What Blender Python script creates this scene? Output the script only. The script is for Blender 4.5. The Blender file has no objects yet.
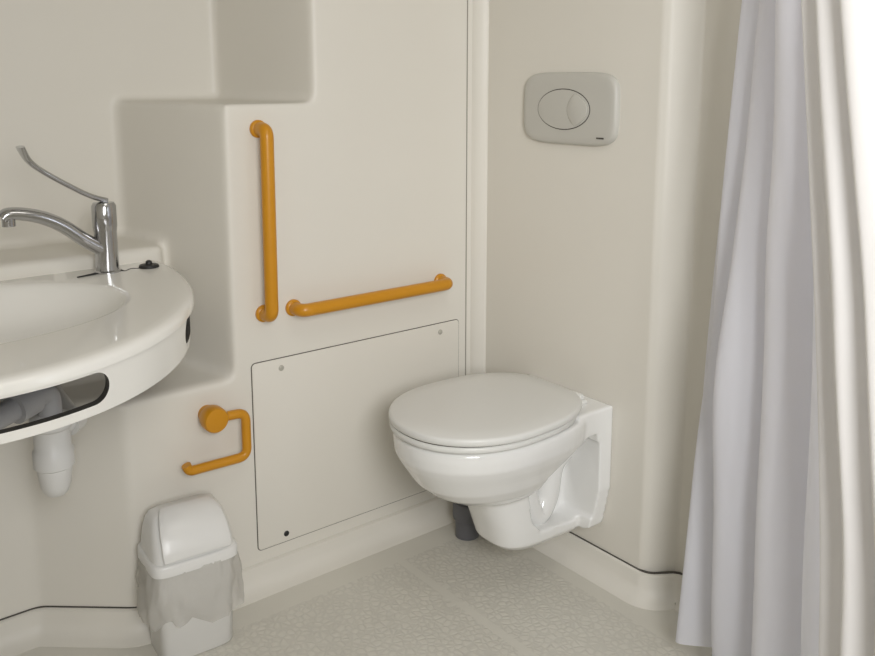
import bpy, bmesh, math, random
from mathutils import Vector, Matrix, noise
random.seed(3)
scn=bpy.context.scene
COL=bpy.context.collection
scn.view_settings.view_transform='Standard'
scn.view_settings.look='None'

# ---------------------------------------------------------------- materials
def mat(name,col,rough=.4,metal=0,bump=None,spec=.5,var=0.0,varscale=3,trans=0,coat=0,alpha=1):
    m=bpy.data.materials.new(name); m.use_nodes=True
    nt=m.node_tree; b=nt.nodes["Principled BSDF"]
    b.inputs["Base Color"].default_value=(*col,1); b.inputs["Roughness"].default_value=rough
    b.inputs["Metallic"].default_value=metal; b.inputs["Specular IOR Level"].default_value=spec
    b.inputs["Coat Weight"].default_value=coat; b.inputs["Alpha"].default_value=alpha
    tc=nt.nodes.new("ShaderNodeTexCoord")
    if var>0:
        n=nt.nodes.new("ShaderNodeTexNoise"); n.inputs["Scale"].default_value=varscale; n.inputs["Detail"].default_value=5
        nt.links.new(tc.outputs["Object"],n.inputs["Vector"])
        mx=nt.nodes.new("ShaderNodeMix"); mx.data_type='RGBA'
        mx.inputs[6].default_value=(*[c*(1-var) for c in col],1); mx.inputs[7].default_value=(*[min(1,c*(1+var)) for c in col],1)
        nt.links.new(n.outputs["Fac"],mx.inputs[0]); nt.links.new(mx.outputs[2],b.inputs["Base Color"])
    if bump:
        n=nt.nodes.new("ShaderNodeTexNoise"); n.inputs["Scale"].default_value=bump[0]; n.inputs["Detail"].default_value=3
        nt.links.new(tc.outputs["Object"],n.inputs["Vector"])
        bp=nt.nodes.new("ShaderNodeBump"); bp.inputs["Strength"].default_value=bump[1]; bp.inputs["Distance"].default_value=bump[2]
        nt.links.new(n.outputs["Fac"],bp.inputs["Height"]); nt.links.new(bp.outputs[0],b.inputs["Normal"])
    if trans>0:
        t=nt.nodes.new("ShaderNodeBsdfTranslucent"); t.inputs[0].default_value=(*col,1)
        ms=nt.nodes.new("ShaderNodeMixShader"); ms.inputs[0].default_value=trans
        out=nt.nodes["Material Output"]
        nt.links.new(b.outputs[0],ms.inputs[1]); nt.links.new(t.outputs[0],ms.inputs[2]); nt.links.new(ms.outputs[0],out.inputs[0])
    return m
WC=(.76,.728,.655)
M_WALL=mat("grp_wall",WC,.42,var=.02,varscale=2,bump=(3.5,.25,.004),spec=.4)
M_PANEL=mat("grp_panel",WC,.45,var=.015,spec=.4)
M_BASE=mat("grp_upstand",(.73,.70,.63),.45,var=.03,varscale=8,spec=.4)
M_CEIL=mat("ceiling_paint",(.80,.78,.73),.8)
M_SINK=mat("sink_white",(.84,.82,.765),.25,var=.01,coat=.2)
M_CER=mat("ceramic",(.84,.835,.81),.10,coat=.5)
M_SEAT=mat("seat_plastic",(.74,.735,.70),.33,var=.01)
M_OR=mat("orange_nylon",(.60,.262,.008),.34,var=.03,varscale=20)
M_CHROME=mat("chrome",(.50,.50,.51),.16,1)
M_BLACK=mat("black_rubber",(.015,.015,.015),.5)
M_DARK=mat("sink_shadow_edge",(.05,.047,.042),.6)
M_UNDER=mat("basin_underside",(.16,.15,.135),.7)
M_SEAM=mat("dark_seam",(.08,.072,.06),.7)
M_SEAL=mat("sealant",(.33,.31,.26),.6)
M_PLATE=mat("flush_plastic",(.54,.525,.475),.38,var=.01)
M_PIPE=mat("white_pipe",(.70,.69,.66),.4)
M_GREYPIPE=mat("grey_pipe",(.13,.13,.14),.45)
M_GREY2=mat("lightgrey_pipe",(.36,.36,.37),.35)
M_BIN=mat("bin_plastic",(.78,.77,.74),.3)
M_BAG=mat("bin_liner",(.80,.78,.74),.28,bump=(35,.5,.01),trans=.3,alpha=.4)
M_CURT=mat("curtain_cool",(.91,.915,.965),.6,bump=(7,.3,.01),trans=.45)
M_CURT2=mat("curtain_warm",(.84,.82,.80),.6,bump=(7,.3,.01),trans=.2)
M_WOOD=mat("wood",(.16,.075,.03),.5,var=.3,varscale=12)
M_SCREW=mat("screw_cap",(.45,.43,.37),.4)

# floor: anti-slip pebble texture with plain borders
def floor_mat():
    m=bpy.data.materials.new("floor_antislip"); m.use_nodes=True; nt=m.node_tree; b=nt.nodes["Principled BSDF"]
    N=nt.nodes.new; Lk=nt.links.new
    tc=N("ShaderNodeTexCoord")
    v=N("ShaderNodeTexVoronoi"); v.feature='DISTANCE_TO_EDGE'; v.inputs["Scale"].default_value=56
    Lk(tc.outputs["Object"],v.inputs["Vector"])
    r=N("ShaderNodeValToRGB"); r.color_ramp.elements[0].position=.03; r.color_ramp.elements[1].position=.22
    Lk(v.outputs["Distance"],r.inputs[0])
    sx=N("ShaderNodeSeparateXYZ"); Lk(tc.outputs["Object"],sx.inputs[0])
    def math_(op,a,bv,c=None):
        n=N("ShaderNodeMath"); n.operation=op
        for i,q in enumerate((a,bv)):
            if isinstance(q,(int,float)): n.inputs[i].default_value=q
            else: Lk(q,n.inputs[i])
        return n.outputs[0]
    mx=math_('LESS_THAN',sx.outputs[0],-.10)
    my=math_('LESS_THAN',sx.outputs[1],-.13)
    gap=math_('GREATER_THAN',math_('ABSOLUTE',math_('ADD',sx.outputs[0],.385),0),.012)
    mask=math_('MULTIPLY',math_('MULTIPLY',mx,my),gap)
    inv=math_('SUBTRACT',1,mask)
    hgt=math_('MAXIMUM',r.outputs[0],inv)
    n=N("ShaderNodeTexNoise"); n.inputs["Scale"].default_value=4; n.inputs["Detail"].default_value=6
    Lk(tc.outputs["Object"],n.inputs["Vector"])
    c1=N("ShaderNodeMix"); c1.data_type='RGBA'; c1.inputs[6].default_value=(.62,.595,.525,1); c1.inputs[7].default_value=(.72,.695,.62,1)
    Lk(n.outputs["Fac"],c1.inputs[0])
    c2=N("ShaderNodeMix"); c2.data_type='RGBA'; c2.blend_type='MULTIPLY'; c2.inputs[0].default_value=1
    r2=N("ShaderNodeMapRange"); r2.inputs[3].default_value=.92; r2.inputs[4].default_value=1.0
    Lk(hgt,r2.inputs[0]); Lk(c1.outputs[2],c2.inputs[6]); Lk(r2.outputs[0],c2.inputs[7])
    Lk(c2.outputs[2],b.inputs["Base Color"])
    bp=N("ShaderNodeBump"); bp.inputs["Strength"].default_value=.33; bp.inputs["Distance"].default_value=.002
    Lk(hgt,bp.inputs["Height"]); Lk(bp.outputs[0],b.inputs["Normal"])
    b.inputs["Roughness"].default_value=.40
    return m
M_FLOOR=floor_mat()

# ---------------------------------------------------------------- helpers
def obj(name,verts,faces,m=None,smooth=False,parent=None):
    me=bpy.data.meshes.new(name); me.from_pydata([tuple(v) for v in verts],[],faces); me.update()
    bm=bmesh.new(); bm.from_mesh(me); bmesh.ops.recalc_face_normals(bm,faces=bm.faces); bm.to_mesh(me); bm.free()
    o=bpy.data.objects.new(name,me); COL.objects.link(o)
    if m: me.materials.append(m)
    if smooth: 
        for p in me.polygons: p.use_smooth=True
    if parent: par(o,parent)
    return o
def par(o,e):
    o.parent=e; o.matrix_parent_inverse=Matrix.Translation(-Vector(e.location))
def empty(name,loc):
    e=bpy.data.objects.new(name,None); e.location=loc; e.empty_display_size=.05; COL.objects.link(e); return e
def prism(poly,z0,z1):
    n=len(poly); v=[(x,y,z0) for x,y in poly]+[(x,y,z1) for x,y in poly]
    f=[list(range(n))[::-1],[n+i for i in range(n)]]+[[i,(i+1)%n,n+(i+1)%n,n+i] for i in range(n)]
    return v,f
def box(x0,x1,y0,y1,z0,z1): return prism([(x0,y0),(x1,y0),(x1,y1),(x0,y1)],z0,z1)
def merge(parts):
    V=[];F=[]
    for v,f in parts:
        k=len(V); V+=list(v); F+=[[i+k for i in q] for q in f]
    return V,F
def apply_mods(o):
    dg=bpy.context.evaluated_depsgraph_get(); dg.update()
    me=bpy.data.meshes.new_from_object(o.evaluated_get(dg)); old=o.data
    mats=[m for m in old.materials]
    o.modifiers.clear(); o.data=me
    me.materials.clear()
    for m in mats: me.materials.append(m)
def shade(o,ang=None):
    for p in o.data.polygons: p.use_smooth=True
    if ang:
        o.data.set_sharp_from_angle(angle=math.radians(ang))
def bevel(o,w,seg=3,ang=30):
    b=o.modifiers.new("b",'BEVEL'); b.width=w; b.segments=seg; b.limit_method='ANGLE'; b.angle_limit=math.radians(ang); b.harden_normals=False
    apply_mods(o); shade(o,50)
def remesh(o,vox,it):
    r=o.modifiers.new("r",'REMESH'); r.mode='VOXEL'; r.voxel_size=vox
    s=o.modifiers.new("s",'SMOOTH'); s.factor=.5; s.iterations=it
    apply_mods(o); shade(o)
def boolean(o,c,op):
    b=o.modifiers.new("x",'BOOLEAN'); b.object=c; b.operation=op; b.solver='EXACT'
    apply_mods(o); bpy.data.objects.remove(c)
def catmull(pts,n=8,closed=False):
    P=[Vector(p) for p in pts]; out=[]
    N=len(P); R=N if closed else N-1
    for i in range(R):
        g=lambda k:(P[k%N] if closed else P[max(0,min(N-1,k))])
        a,b,c,d=g(i-1),g(i),g(i+1),g(i+2)
        for j in range(n):
            t=j/n
            out.append(.5*((2*b)+(c-a)*t+(2*a-5*b+4*c-d)*t*t+(3*b-a-3*c+d)*t**3))
    if not closed: out.append(P[-1])
    return out
def tube_geo(path,rad,seg=16,caps=True,flat=None):
    path=[Vector(p) for p in path]; n=len(path); V=[];F=[]
    rads=rad if isinstance(rad,(list,tuple)) else [rad]*n
    t0=(path[1]-path[0]).normalized(); up=Vector((0,0,1))
    if abs(t0.z)>.9: up=Vector((1,0,0))
    u=t0.cross(up).normalized()
    for i in range(n):
        t=(path[min(i+1,n-1)]-path[max(i-1,0)]).normalized()
        u=(u-t*u.dot(t)).normalized(); w=t.cross(u)
        for k in range(seg):
            a=2*math.pi*k/seg; fu=1; fw=1
            if flat: fu,fw=flat[i] if isinstance(flat,list) else flat
            V.append(path[i]+(u*math.cos(a)*fu+w*math.sin(a)*fw)*rads[i])
    for i in range(n-1):
        for k in range(seg):
            F.append([i*seg+k,i*seg+(k+1)%seg,(i+1)*seg+(k+1)%seg,(i+1)*seg+k])
    if caps: F.append(list(range(seg))[::-1]); F.append([(n-1)*seg+k for k in range(seg)])
    return V,F
def tube(name,path,rad,m,parent=None,seg=16,flat=None):
    v,f=tube_geo(path,rad,seg,flat=flat); o=obj(name,v,f,m,parent=parent); shade(o,50); return o
def rounded_path(pts,r,n=8):
    P=[Vector(p) for p in pts]; out=[P[0]]
    for i in range(1,len(P)-1):
        a=(P[i-1]-P[i]); b=(P[i+1]-P[i]); la,lb=a.length,b.length; a.normalize(); b.normalize()
        rr=min(r,la*.49,lb*.49); s=P[i]+a*rr; e=P[i]+b*rr
        for k in range(n+1):
            t=k/n; out.append(s*(1-t)**2+P[i]*2*t*(1-t)+e*t*t)
    out.append(P[-1]); return out
def lathe(name,prof,c,m,parent=None,seg=32,axis='z'):
    V=[];F=[];n=len(prof)
    for r,h in prof:
        for k in range(seg):
            a=2*math.pi*k/seg; x,y=r*math.cos(a),r*math.sin(a)
            if axis=='z': V.append((c[0]+x,c[1]+y,c[2]+h))
            elif axis=='y': V.append((c[0]+x,c[1]+h,c[2]+y))
            else: V.append((c[0]+h,c[1]+x,c[2]+y))
    for i in range(n-1):
        for k in range(seg): F.append([i*seg+k,i*seg+(k+1)%seg,(i+1)*seg+(k+1)%seg,(i+1)*seg+k])
    F.append(list(range(seg))); F.append([(n-1)*seg+k for k in range(seg)])
    o=obj(name,V,F,m,parent=parent); shade(o,40); return o
def loft(rings,cap=True):
    V=[];F=[];n=len(rings[0])
    for r in rings: V+=[tuple(p) for p in r]
    for i in range(len(rings)-1):
        for k in range(n): F.append([i*n+k,i*n+(k+1)%n,(i+1)*n+(k+1)%n,(i+1)*n+k])
    if cap: F.append(list(range(n))[::-1]); F.append([(len(rings)-1)*n+k for k in range(n)])
    return V,F

# ---------------------------------------------------------------- room shell
CEIL=2.35
YB=.60
back=merge([
 prism([(-2.15,.15),(-1.24,.15),(-1.06,0),(.15,0),(.15,YB),(-2.15,YB)],-.03,.575),
 prism([(-2.15,.20),(-.875,.20),(-.875,.5),(-2.15,.5)],.5,.885),
 prism([(-.90,.40),(-.79,0),(.14,0),(.14,.58),(-.9,.58)],.4,1.24),
 prism([(-2.14,.41),(-.62,.41),(-.55,0),(.13,0),(.13,.56),(-2.14,.56)],.42,CEIL),
])
wb=obj("wall_back",*back,M_WALL)
remesh(wb,.0105,9)
rp=[(0,.05),(0,-.630),(.010,-.648),(.040,-.672),(.07,-.692),(.07,-3.0),(.2,-3.0),(.2,.05)]
v,f=prism(rp,0,CEIL); wr=obj("wall_right",v,f,M_WALL); bevel(wr,.006,4,10)
obj("wall_left",*box(-2.15,-2.05,-3.0,.3,0,CEIL),M_WALL)
obj("wall_front",*box(-2.15,.2,-3.1,-3.0,0,CEIL),M_WALL)
obj("floor",*box(-2.15,.2,-3.1,.6,-.05,0),M_FLOOR)
obj("ceiling",*box(-2.15,.2,-3.1,.6,CEIL,CEIL+.05),M_CEIL)

def sweep(name,path,prof,m,n_side=1):
    P=[Vector((x,y)) for x,y in path]; N=len(P); V=[];F=[]; k=len(prof)
    for i in range(N):
        d1=(P[i]-P[i-1]).normalized() if i>0 else (P[1]-P[0]).normalized()
        d2=(P[i+1]-P[i]).normalized() if i<N-1 else d1
        n1=Vector((d1.y,-d1.x)); n2=Vector((d2.y,-d2.x)); b=(n1+n2).normalized(); s=1/max(.4,b.dot(n1))
        for o_,z in prof: V.append((P[i].x+b.x*s*o_,P[i].y+b.y*s*o_,z))
    for i in range(N-1):
        for j in range(k): F.append([i*k+j,i*k+(j+1)%k,(i+1)*k+(j+1)%k,(i+1)*k+j])
    F.append(list(range(k))); F.append([(N-1)*k+j for j in range(k)])
    o=obj(name,V,F,m); shade(o,40); return o
def arcpath(pts,r):
    return [(p.x,p.y) for p in rounded_path([(x,y,0) for x,y in pts],r,6)]
prof=[(-.01,.066),(.006,.066),(.011,.063),(.013,.055),(.016,.035),(.024,.018),(.038,.007),(.055,.001),(.055,-.01),(-.01,-.01)]
full=arcpath([(-2.05,.15),(-1.24,.15),(-1.06,0),(0,0),(0,-.655),(.07,-.70),(.07,-3.0)],.025)
i0=[i for i,p in enumerate(full) if p[0]>-.02][0]
sweep("baseboard_back",full[:i0+4],prof,M_BASE)
sweep("baseboard_right",full[i0+3:],prof,M_BASE)
sp=[(-.004,.066),(.003,.066),(.003,.0685),(-.004,.0685)]
iA=[i for i,p in enumerate(full) if p[0]>-1.045][0]
sweep("trim_1",full[:iA],sp,M_SEAM)
iB=[i for i,p in enumerate(full) if p[1]<-.05 and p[0]>-.2][0]
sweep("trim_2",[(0,-.30)]+full[iB:],sp,M_SEAM)
obj("trim_3",*box(-.052,-.0500,-.0025,.01,.066,CEIL),M_SEAL)
v,f=prism([(-.035,.004),(-.022,-.018),(-.004,-.034),(.004,-.034),(.004,.004)],.06,CEIL)
o=obj("trim_4",v,f,M_WALL); bevel(o,.004,2,20)

# ---------------------------------------------------------------- access panel
e=empty("access_panel",(-.41,0,.35))
def rrect(x0,x1,z0,z1,r,n=5):
    out=[]
    for cx,cz,a0 in ((x1-r,z1-r,0),(x0+r,z1-r,90),(x0+r,z0+r,180),(x1-r,z0+r,270)):
        for k in range(n+1):
            a=math.radians(a0+90*k/n); out.append((cx+r*math.cos(a),cz+r*math.sin(a)))
    return out
def slabY(poly,y0,y1):
    v,f=prism(poly,0,1); return [(a,y0 if c==0 else y1,b) for a,b,c in v],f
def slabX(poly,x0,x1):
    v,f=prism(poly,0,1); return [(x0 if c==0 else x1,a,b) for a,b,c in v],f
obj("panel_gap",*slabY(rrect(-.747,-.078,.098,.602,.012),-.0012,.004),M_SEAM,parent=e)
o=obj("panel_sheet",*slabY(rrect(-.745,-.08,.10,.60,.010),-.0035,.004),M_PANEL,parent=e); bevel(o,.0012,2)
for i,(x,z,mm) in enumerate([(-.665,.575,M_SCREW),(-.15,.575,M_SCREW),(-.665,.122,M_BLACK),(-.15,.122,M_BLACK)]):
    lathe("screw_%d"%(i+1),[(.0075,0),(.0075,-.002),(.005,-.004)],(x,-.003,z),mm,parent=e,axis='y',seg=16)

# ---------------------------------------------------------------- grab bars
def grab(name,a,b,off=.046,r=.0165):
    A=Vector(a);B=Vector(b); c=(A+B)/2; e=empty(name,(c.x,-.02,c.z))
    pa=[(A.x,-.001,A.z),(A.x,-off,A.z),(B.x,-off,B.z),(B.x,-.001,B.z)]
    tube("bar",rounded_path(pa,.034,10),r,M_OR,e,20)
    for i,p in enumerate((A,B)):
        lathe("flange_%d"%(i+1),[(.0215,-.0002),(.0215,-.006),(.018,-.010),(.014,-.011)],(p.x,0,p.z),M_OR,e,24,'y')
grab("grab_bar",(-.706,0,1.180),(-.708,0,.725))
grab("grab_bar",(-.625,0,.726),(-.149,0,.726))

# ---------------------------------------------------------------- paper holder
e=empty("toilet_paper_holder",(-.86,0,.48))
lathe("mount_boss",[(.021,.002),(.021,-.022),(.029,-.026),(.031,-.034),(.031,-.058),(.028,-.063),(.02,-.065)],(-.868,0,.503),M_OR,e,28,'y')
tube("arm",rounded_path([(-.868,-.045,.503),(-.787,-.045,.50),(-.787,-.045,.387),(-.935,-.045,.390),(-.942,-.045,.407)],.024,8),.0115,M_OR,e,16)

# ---------------------------------------------------------------- toilet flush plate
e=empty("toilet_flush_plate",(0,-.345,1.22))
def pillow(cy,cz,hw,hh,n=64,p=5,bulge=.0):
    out=[]
    for k in range(n):
        a=2*math.pi*k/n; c,s=math.cos(a),math.sin(a)
        out.append((cy+hw*math.copysign(abs(c)**(2/p),c),cz+hh*math.copysign(abs(s)**(2/p),s)))
    return out
def shell_x(name,cy,cz,hw,hh,levels,m,p=5,parent=None):
    rings=[[(x,a,b) for a,b in pillow(cy,cz,hw-i,hh-i,p=p)] for x,i in levels]
    o=obj(name,*loft(rings),m,parent=parent); shade(o,45); return o
shell_x("plate",-.353,1.223,.162,.092,[(.004,0),(-.008,0),(-.013,.003),(-.0155,.008),(-.017,.02)],M_PLATE,5,e)
shell_x("button_gap",-.343,1.221,.0915,.0525,[(-.01,0),(-.0176,0)],M_SEAM,2,e)
shell_x("button_frame",-.343,1.221,.090,.051,[(-.01,0),(-.019,.001),(-.0195,.003)],M_PLATE,2,e)
def cres(dy):
    cr=[]
    for k in range(21):
        a=math.radians(-58+116*k/20); cr.append((-.343-.084*math.cos(a),1.221+.047*math.sin(a)))
    for k in range(21):
        t=1-2*k/20; cr.append((-.360-.024*t*t+dy, 1.221+.0399*t))
    return cr
obj("button_divider",*slabX(cres(.0022),-.018,-.0199),M_SEAL,parent=e)
o=obj("button_small",*slabX(cres(0),-.018,-.0220),M_PLATE,parent=e); bevel(o,.001,2)
obj("brand_mark",*slabX(rrect(-.480,-.457,1.151,1.155,.001),-.016,-.0178),M_SEAM,parent=e)

# ---------------------------------------------------------------- toilet
TY=-.372
e=empty("toilet",(0,TY,.1))
def dshape(xf,xb,hw,z,hb=None,n=64,pb=3.2,pf=2.1,split=.52):
    xc=xb+(xf-xb)*split; out=[]
    for k in range(n):
        a=2*math.pi*k/n; c,s=math.cos(a),math.sin(a)
        if c<0: x=xc+(xc-xf)*-1*abs(c)**(2/pf); y=hw*math.copysign(abs(s)**(2/pf),s)
        else:
            x=xc+(xb-xc)*abs(c)**(2/pb); y=hw*math.copysign(abs(s)**(2/pb),s)
            if hb: 
                t=(x-xc)/(xb-xc); y*=(1-t*t)+t*t*hb/hw
        out.append((x,TY+y,z))
    return out
bowl=loft([dshape(-.535,-.02,.182,.466,.160),dshape(-.542,-.02,.189,.458,.162),dshape(-.543,-.02,.190,.44,.162),
 dshape(-.540,-.02,.188,.415,.160),dshape(-.530,-.02,.180,.395,.155),dshape(-.514,-.03,.167,.37,.14),dshape(-.494,-.04,.154,.34,.12),
 dshape(-.462,-.06,.137,.312,.11),dshape(-.425,-.08,.115,.290,.1),dshape(-.37,-.10,.085,.268,.08)][::-1])
body=loft([dshape(-.37,-.004,.12,.40,.15,pf=2.6),dshape(-.355,-.004,.108,.30,.14,pf=2.6),dshape(-.328,-.004,.103,.24,.13,pf=2.8),
 dshape(-.305,-.004,.098,.18,.125,pf=3),dshape(-.29,-.004,.092,.135,.12,pf=3),dshape(-.265,-.004,.075,.115,.10,pf=3)][::-1])
T=obj("ceramic_bowl",*bowl,M_CER)
def uni(v,f,op='UNION'):
    c=obj("tmp",v,f); boolean(T,c,op)
uni(*body)
def plateX(hw_t,hw_b,z0,z1,x0,x1):
    poly=[(TY-hw_t,z1),(TY-hw_t,z0+.12),(TY-hw_b,z0+.01),(TY-hw_b+.02,z0),(TY+hw_b-.02,z0),(TY+hw_b,z0+.01),(TY+hw_t,z0+.12),(TY+hw_t,z1)]
    return slabX(poly,x0,x1)
uni(*plateX(.156,.134,.135,.476,0,-.055))
v,f=box(-.13,0,TY-.156,TY+.156,.41,.476); uni(v,f)
for sgn in (-1,1):
    poly=[(-.045,.175),(-.045,.385),(-.085,.40),(-.15,.395),(-.225,.345),(-.242,.28),(-.222,.20),(-.19,.165),(-.08,.16)]
    uni(*slabY(poly,TY+sgn*.035,TY+sgn*.20),'DIFFERENCE')
remesh(T,.0045,6); par(T,e)
for sgn in (-1,):
    tp=catmull([(-.205,TY+sgn*.02,.37),(-.20,TY+sgn*.035,.29),(-.185,TY+sgn*.038,.215),(-.155,TY+sgn*.038,.18),(-.12,TY+sgn*.038,.22),(-.10,TY+sgn*.036,.30),(-.05,TY+sgn*.03,.33),(-.03,TY+sgn*.025,.33)],6)
    tube("trapway",tp,.034,M_CER,e,20)
lathe("fixing_cap",[(.013,.01),(.013,-.004),(.009,-.008)],(-.075,TY-.04,.385),M_GREY2,e,20,'y')
def slab_seat(name,xf,xb,hw,z0,z1,m,r=.006,dome=0):
    L=[(z0,r),(z0+r*.3,r*.3),(z0+r,0),(z1-r,0),(z1-r*.35,r*.3),(z1,r*1.1)]
    rings=[dshape(xf+i,xb-i,hw-i,z,hw*.82-i,pb=3.4) for z,i in L]
    if dome:
        for fr,dz in ((.75,.5),(.45,.85),(.12,1)):
            base=dshape(xf,xb,hw,z1,hw*.82,pb=3.4); cx=(xf+xb)/2
            rings.append([(cx+(x-cx)*fr,TY+(y-TY)*fr,z1+dome*dz) for x,y,z in base])
    o=obj(name,*loft(rings),m,parent=e); shade(o,55); return o
slab_seat("seat_bumper",-.53,-.10,.178,.463,.472,M_SEAT,.002)
slab_seat("seat",-.549,-.070,.195,.470,.486,M_SEAT,.005)
slab_seat("lid_gap",-.545,-.075,.191,.485,.4885,M_SEAM,.001)
slab_seat("lid",-.550,-.060,.201,.4875,.507,M_SEAT,.006,.004)
for i,y in enumerate((TY-.075,TY+.075)):
    lathe("hinge_%d"%(i+1),[(.009,-.022),(.012,-.018),(.012,.018),(.009,.022)],(-.055,y,.488),M_SEAT,e,20,'y')
v,f=box(-.08,-.045,TY-.11,TY+.11,.474,.488); o=obj("hinge_block",v,f,M_SEAT,parent=e); bevel(o,.006,3)

# waste pipe behind toilet
px_,py_=-.155,-.135
e=empty("waste_pipe",(px_,py_,0))
lathe("pipe_stub",[(.034,0),(.034,.11),(.030,.11),(.030,.20)],(px_,py_,0),M_GREYPIPE,e,32)
lathe("collar",[(.040,.055),(.042,.06),(.042,.10),(.038,.105)],(px_,py_,0),M_GREYPIPE,e,32)

# ---------------------------------------------------------------- washbasin
SZ=.845; SX,SY,SA,SB=-1.42,.17,.527,.695
WBE=e=empty("washbasin",(SX,.2,SZ))
bc=(-1.43,-.07)
def outer_r(a,ins=0):
    c,s=math.cos(a),math.sin(a)
    lo,hi=0,2.
    def inside(r):
        x,y=bc[0]+c*r,bc[1]+s*r
        if y>.205: return False
        if y<SY: return ((x-SX)/(SA-ins))**2+((y-SY)/(SB-ins))**2<1
        return abs(x-SX)<SA-ins
    for _ in range(40):
        m_=(lo+hi)/2
        if inside(m_): lo=m_
        else: hi=m_
    return lo
NA=192
rings=[]
def ell(a,ax,by,z): return (bc[0]+ax*math.cos(a),bc[1]+by*math.sin(a),z)
A=[2*math.pi*k/NA for k in range(NA)]
for ax,by,z in [(.02,.02,SZ-.135),(.10,.08,SZ-.132),(.20,.15,SZ-.12),(.28,.20,SZ-.09),(.325,.225,SZ-.05),(.345,.238,SZ-.02),(.355,.244,SZ-.006),(.362,.249,SZ-.001),(.37,.256,SZ)]:
    rings.append([ell(a,ax,by,z) for a in A])
def outr(ins,z): return [(bc[0]+math.cos(a)*outer_r(a,ins),bc[1]+math.sin(a)*outer_r(a,ins),z) for a in A]
rings+= [outr(.03,SZ+.001),outr(.012,SZ+.002),outr(.003,SZ-.001),outr(0,SZ-.006),outr(0,SZ-.016)]
v,f=loft(rings,False); f.append(list(range(NA)))
o=obj("deck_and_bowl",v,f,M_SINK,parent=e)
s=o.modifiers.new("s",'SOLIDIFY'); s.thickness=.010; s.offset=0
apply_mods(o); shade(o,60)
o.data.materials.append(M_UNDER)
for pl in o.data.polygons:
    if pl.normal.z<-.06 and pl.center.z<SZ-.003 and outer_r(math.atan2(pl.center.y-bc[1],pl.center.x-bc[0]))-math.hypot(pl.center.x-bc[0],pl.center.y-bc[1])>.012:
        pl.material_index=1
th=[-math.pi+math.pi*k/120 for k in range(121)]
def el(t,ins): return (SX+(SA-ins)*math.cos(t),SY+(SB-ins)*math.sin(t))
n=len(th)+2; V=[];F=[]
def rib(i0,z):
    return [(x,y,z) for x,y in [(SX-SA+i0,.20)]+[el(t,i0) for t in th]+[(SX+SA-i0,.20)]]
V=rib(0,SZ-.010)+rib(.018,SZ-.010)+rib(.006,SZ-.095)+rib(.024,SZ-.095)
for i in range(n-1):
    F.append([i,i+1,2*n+i+1,2*n+i]); F.append([n+i,3*n+i,3*n+i+1,n+i+1])
    F.append([i,n+i,n+i+1,i+1]); F.append([2*n+i,2*n+i+1,3*n+i+1,3*n+i])
F.append([0,2*n,3*n,n]); F.append([n-1,2*n-1,4*n-1,3*n-1])
ap=obj("apron",V,F,M_SINK)
def capsule(x0,x1,z0,z1,n=10):
    return rrect(x0,x1,z0,z1,(z1-z0)/2-.0005,n)
c=obj("c1",*slabY(capsule(-1.62,-1.235,SZ-.078,SZ-.022),-.7,-.30)); boolean(ap,c,'DIFFERENCE')
for t in (-.55,-math.pi+.55):
    px,py=el(t,0); tx,ty=-SA*math.sin(t),SB*math.cos(t); L=math.hypot(tx,ty); tx/=L;ty/=L; nx,ny=ty,-tx
    v,f=slabY(capsule(-.095,.085,SZ-.078,SZ-.020),-.08,.08)
    c=obj("c2",[(px+tx*a+nx*b,py+ty*a+ny*b,z) for a,b,z in v],f); boolean(ap,c,'DIFFERENCE')
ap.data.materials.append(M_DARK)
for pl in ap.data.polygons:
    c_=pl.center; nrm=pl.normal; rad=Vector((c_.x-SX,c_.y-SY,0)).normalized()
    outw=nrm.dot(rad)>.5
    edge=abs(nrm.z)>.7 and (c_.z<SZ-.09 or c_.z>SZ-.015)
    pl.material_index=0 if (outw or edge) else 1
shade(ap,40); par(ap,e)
lathe("drain_ring",[(.03,0),(.03,.004),(.022,.005),(.02,.001)],(bc[0],bc[1],SZ-.131),M_CHROME,e,24)
tx,ty=-1.250,-.135
lathe("trap_bottle",[(.018,0),(.024,.006),(.029,.02),(.033,.05),(.033,.058),(.039,.062),(.039,.095),(.035,.10),(.035,.14),(.040,.145),(.040,.165),(.02,.172)],(tx,ty,.468),M_PIPE,e,32)
tube("riser",rounded_path([(tx,ty,.63),(tx,ty,.690),(-1.37,-.20,.672),(-1.52,-.26,.65)],.035),.023,M_GREY2,e)
tube("riser_nut",[(tx-.035,ty-.02,.686),(tx-.075,ty-.042,.680)],.032,M_GREY2,e,20)
tube("tailpiece",rounded_path([(bc[0],bc[1],.71),(bc[0],bc[1],.665),(-1.52,-.26,.65)],.02),.018,M_GREY2,e)
tube("outlet",rounded_path([(tx,ty,.60),(tx+.05,ty+.02,.605),(-1.19,.16,.62)],.03),.018,M_PIPE,e)
tube("outlet_nut",[(tx+.035,ty+.015,.602),(tx+.058,ty+.035,.606)],.025,M_PIPE,e,20)

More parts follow.
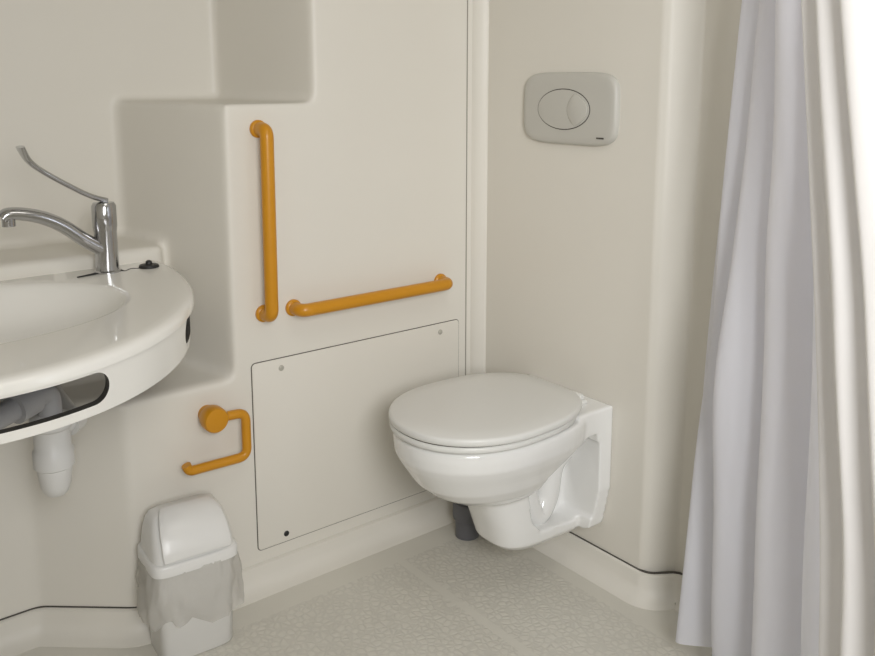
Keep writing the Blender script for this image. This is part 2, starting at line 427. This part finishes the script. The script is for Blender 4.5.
# ---------------------------------------------------------------- faucet
FX,FY=-1.033,.145
e=empty("basin_faucet",(FX,FY,SZ))
lathe("body",[(.031,0),(.031,.006),(.0265,.009),(.0265,.012),(.0255,.10),(.0265,.103),(.0265,.108),(.0275,.110),(.0275,.160),(.023,.168),(.012,.170)],(FX,FY,SZ+.002),M_CHROME,e,36)
sp_=catmull([(FX,FY,SZ+.055),(FX-.045,FY,SZ+.085),(FX-.09,FY,SZ+.122),(FX-.13,FY,SZ+.145),(FX-.17,FY,SZ+.158),(FX-.205,FY,SZ+.162),(FX-.218,FY,SZ+.153)],8)
ns=len(sp_); tube("spout",sp_,[.020-.004*i/(ns-1) for i in range(ns)],M_CHROME,e,20,flat=(1.15,.85))
lathe("aerator",[(.014,0),(.014,.022),(.009,.024)],(FX-.205,FY,SZ+.135),M_CHROME,e,20)
lv_=catmull([(FX+.008,FY,SZ+.174),(FX-.03,FY-.002,SZ+.188),(FX-.08,FY-.005,SZ+.218),(FX-.13,FY-.008,SZ+.252),(FX-.158,FY-.01,SZ+.278),(FX-.172,FY-.01,SZ+.308)],8)
nl=len(lv_)
tube("lever",lv_,[.0075+.008*max(0,(i/(nl-1)-.62)/.38) for i in range(nl)],M_CHROME,e,14,flat=[(1.2+.6*max(0,(i/(nl-1)-.6)/.4),.8-.4*max(0,(i/(nl-1)-.6)/.4)) for i in range(nl)])
tube("pull_rod",[(FX-.075,FY-.02,SZ+.0045),(FX-.03,FY-.01,SZ+.006)],.003,M_BLACK,e,8)
e=empty("basin_plug",(-.935,.12,SZ))
lathe("plug_disc",[(.022,0),(.024,.004),(.022,.009),(.008,.011),(.007,.018),(.003,.02)],(-.94,.13,SZ+.003),M_BLACK,e,24)
tube("chain",catmull([(FX+.027,FY,SZ+.008),(-1.0,.125,SZ+.005),(-.98,.14,SZ+.005),(-.96,.13,SZ+.006),(-.942,.13,SZ+.018)],8),.002,M_BLACK,e,8)

# ---------------------------------------------------------------- bin
BX,BY=-.972,-.105
e=empty("trash_bin",(BX,BY,0)); ang=math.radians(-4)
def bl(x,y,z): 
    c,s=math.cos(ang),math.sin(ang); return (BX+x*c-y*s,BY+x*s+y*c,z)
def brect(hx_,hy_,z,p=6,n=48,dy=0):
    out=[]
    for k in range(n):
        a=2*math.pi*(k+.5)/n; c,s=math.cos(a),math.sin(a)
        out.append(bl(hx_*math.copysign(abs(c)**(2/p),c),dy+hy_*math.copysign(abs(s)**(2/p),s),z))
    return out
o=obj("body",*loft([brect(.080,.056,.001),brect(.084,.060,.006),brect(.090,.068,.225),brect(.092,.070,.23)]),M_BIN,parent=e); shade(o,50)
rings=[]
for j in range(13):
    t=j/12; z=.228-.130*t; r=[]
    for k,(x,y,zz) in enumerate(brect(.098+.012*math.sin(t*2.6),.076+.010*math.sin(t*2.6),z,5,160)):
        n_=noise.noise(Vector((x*32,y*32,z*16)))*.015*(t+.25)+noise.noise(Vector((x*80,y*80,z*30)))*.006
        cx,cy=bl(0,0,0)[:2]; L=math.hypot(x-cx,y-cy)
        r.append((x+(x-cx)/L*n_,min(y+(y-cy)/L*n_,-.004),zz+(noise.noise(Vector((x*20,y*20,7)))*.035*t)))
    rings.append(r)
o=obj("liner_bag",*loft(rings,False),M_BAG,parent=e); shade(o)
o=obj("rim",*loft([brect(.095,.073,.220),brect(.100,.078,.223),brect(.100,.078,.243),brect(.096,.074,.249),brect(.086,.064,.251)]),M_BIN,parent=e); shade(o,45)
hood=[]
for z,hx_,hy_,dy in [(.247,.094,.072,0),(.268,.092,.069,.002),(.295,.088,.059,.008),(.318,.082,.045,.014),(.332,.074,.031,.018),(.338,.060,.020,.02)]:
    hood.append(brect(hx_,hy_,z,5.5,48,dy))
o=obj("lid_hood",*loft(hood),M_BIN,parent=e); shade(o,50)
fl=[(.076,-.077,.256),(.077,-.071,.277),(.075,-.055,.304),(.071,-.036,.325),(.065,-.014,.338),(.056,.008,.344)]
V=[];F=[]
for hx_,y,z in fl:
    for q in range(9): 
        u=-1+q/4; V.append(bl(hx_*u,y-.004*(1-u*u),z+.003*(1-u*u)))
for i in range(len(fl)-1):
    for q in range(8): F.append([i*9+q,i*9+q+1,(i+1)*9+q+1,(i+1)*9+q])
o=obj("swing_flap",V,F,M_BIN,parent=e); s=o.modifiers.new("s",'SOLIDIFY'); s.thickness=.006; s.offset=0; apply_mods(o); bevel(o,.002,2)

# ---------------------------------------------------------------- shower curtain
e=empty("shower_curtain",(-.2,-1.1,0))
def sheet(name,b0,b1,t0,t1,zb,ztop,m,amp,nf,seed,pw=1.8,ns=220,nz=80):
    V=[];F=[]; zr=1.5
    b0,b1,t0,t1=map(Vector,(b0,b1,t0,t1)); d=(b1-b0).normalized(); nrm=Vector((-d.y,d.x)) 
    for j in range(nz+1):
        z=zb+(ztop-zb)*j/nz; w=max(-.35,1-(max(z,0)/zr)**pw)
        for i in range(ns+1):
            s=i/ns
            P=(t0.lerp(t1,s))*(1-w)+(b0.lerp(b1,s))*w
            ph=s*nf*2*math.pi+seed+1.3*noise.noise(Vector((s*3,z*.9,seed)))
            k=math.sin(ph)+.45*math.sin(ph*1.9+seed*2+z*.9)+1.0*noise.noise(Vector((s*5,z*1.3,seed+3)))+.3*noise.noise(Vector((s*16,z*3,seed+9)))
            a=amp*(.75+.5*max(0,w))*min(1,.3+6*s)
            P=P+nrm*(k*a)+d*(math.cos(ph)*a*.6*min(1,4*s))
            zz=z+ (.02*noise.noise(Vector((s*4,0,seed)))+.012*s)*(1 if j<3 else 0)
            V.append((P.x,P.y,zz))
    for j in range(nz):
        for i in range(ns):
            a_=j*(ns+1)+i; F.append([a_,a_+1,a_+ns+2,a_+ns+1])
    o=obj(name,V,F,m,parent=e); shade(o); return o
sheet("inner_sheet",(-.070,-.82),(-.34,-1.42),(-.090,-.90),(-.28,-1.26),.055,2.1,M_CURT,.036,5,1.3)
sheet("outer_sheet",(-.40,-1.32),(-.50,-1.50),(-.37,-1.17),(-.45,-1.30),.03,2.1,M_CURT2,.018,2.6,4.0,ns=120)
e2=empty("curtain_rod",(-.2,-1.1,2.1))
tube("rod",[(-.02,-.75,2.13),(-.62,-2.0,2.13)],.012,M_CHROME,e2)
for i in range(9):
    t=.12+i*.045; c_=Vector((-.02,-.75,2.125)).lerp(Vector((-.62,-2.0,2.125)),t)
    pts=[(c_.x+.02*math.cos(a)*.9,c_.y-.02*math.cos(a)*-.4,c_.z+.022*math.sin(a)) for a in [2*math.pi*k/16 for k in range(17)]]
    tube("ring_%d"%(i+1),pts,.002,M_CHROME,e2,6)
tube("rod_return",[(.068,-.755,2.13),(-.02,-.75,2.13)],.012,M_CHROME,e2)
e3=empty("door_frame",(.07,-1.15,0))
o=obj("jamb",*box(.03,.069,-1.19,-1.07,.07,2.1),M_WOOD,parent=e3); bevel(o,.004,2)

# ---------------------------------------------------------------- lights
def area(name,loc,target,size,power,col,sy=None,spread=180):
    l=bpy.data.lights.new(name,'AREA'); l.energy=power; l.color=col; l.size=size; l.spread=math.radians(spread)
    if sy: l.shape='RECTANGLE'; l.size_y=sy
    o=bpy.data.objects.new(name,l); COL.objects.link(o); o.location=loc
    o.rotation_euler=(Vector(target)-Vector(loc)).to_track_quat('-Z','Y').to_euler(); return o
area("window_light",(-1.6,-2.8,1.65),(.05,-.55,.65),.9,21,(.98,.985,1.0),1.0,110)
area("curtain_backlight",(.055,-2.35,1.3),(-.5,-1.0,.9),.5,7,(.80,.88,1.0),1.1)  # added cool lamp out of view, backlights the curtain like daylight; no window here
area("ceiling_light",(-.8,-1.3,2.3),(-.8,-1.3,0),.6,3.2,(1,.96,.89))
w=bpy.data.worlds.new("world"); w.use_nodes=True; w.node_tree.nodes["Background"].inputs[0].default_value=(.8,.86,1,1); w.node_tree.nodes["Background"].inputs[1].default_value=.3
scn.world=w

# ---------------------------------------------------------------- camera
c=bpy.data.cameras.new("camera"); c.sensor_fit='HORIZONTAL'; c.sensor_width=36; c.lens=36*874/875; c.clip_start=.05
c.shift_y=-(328-228)/875
co=bpy.data.objects.new("camera",c); COL.objects.link(co); co.location=(-1.671,-1.917,1.3)
p=math.atan(150/874); h=math.radians(51.7)
dr=Vector((math.cos(h)*math.cos(p),math.sin(h)*math.cos(p),-math.sin(p)))
co.rotation_euler=dr.to_track_quat('-Z','Y').to_euler()
scn.camera=co
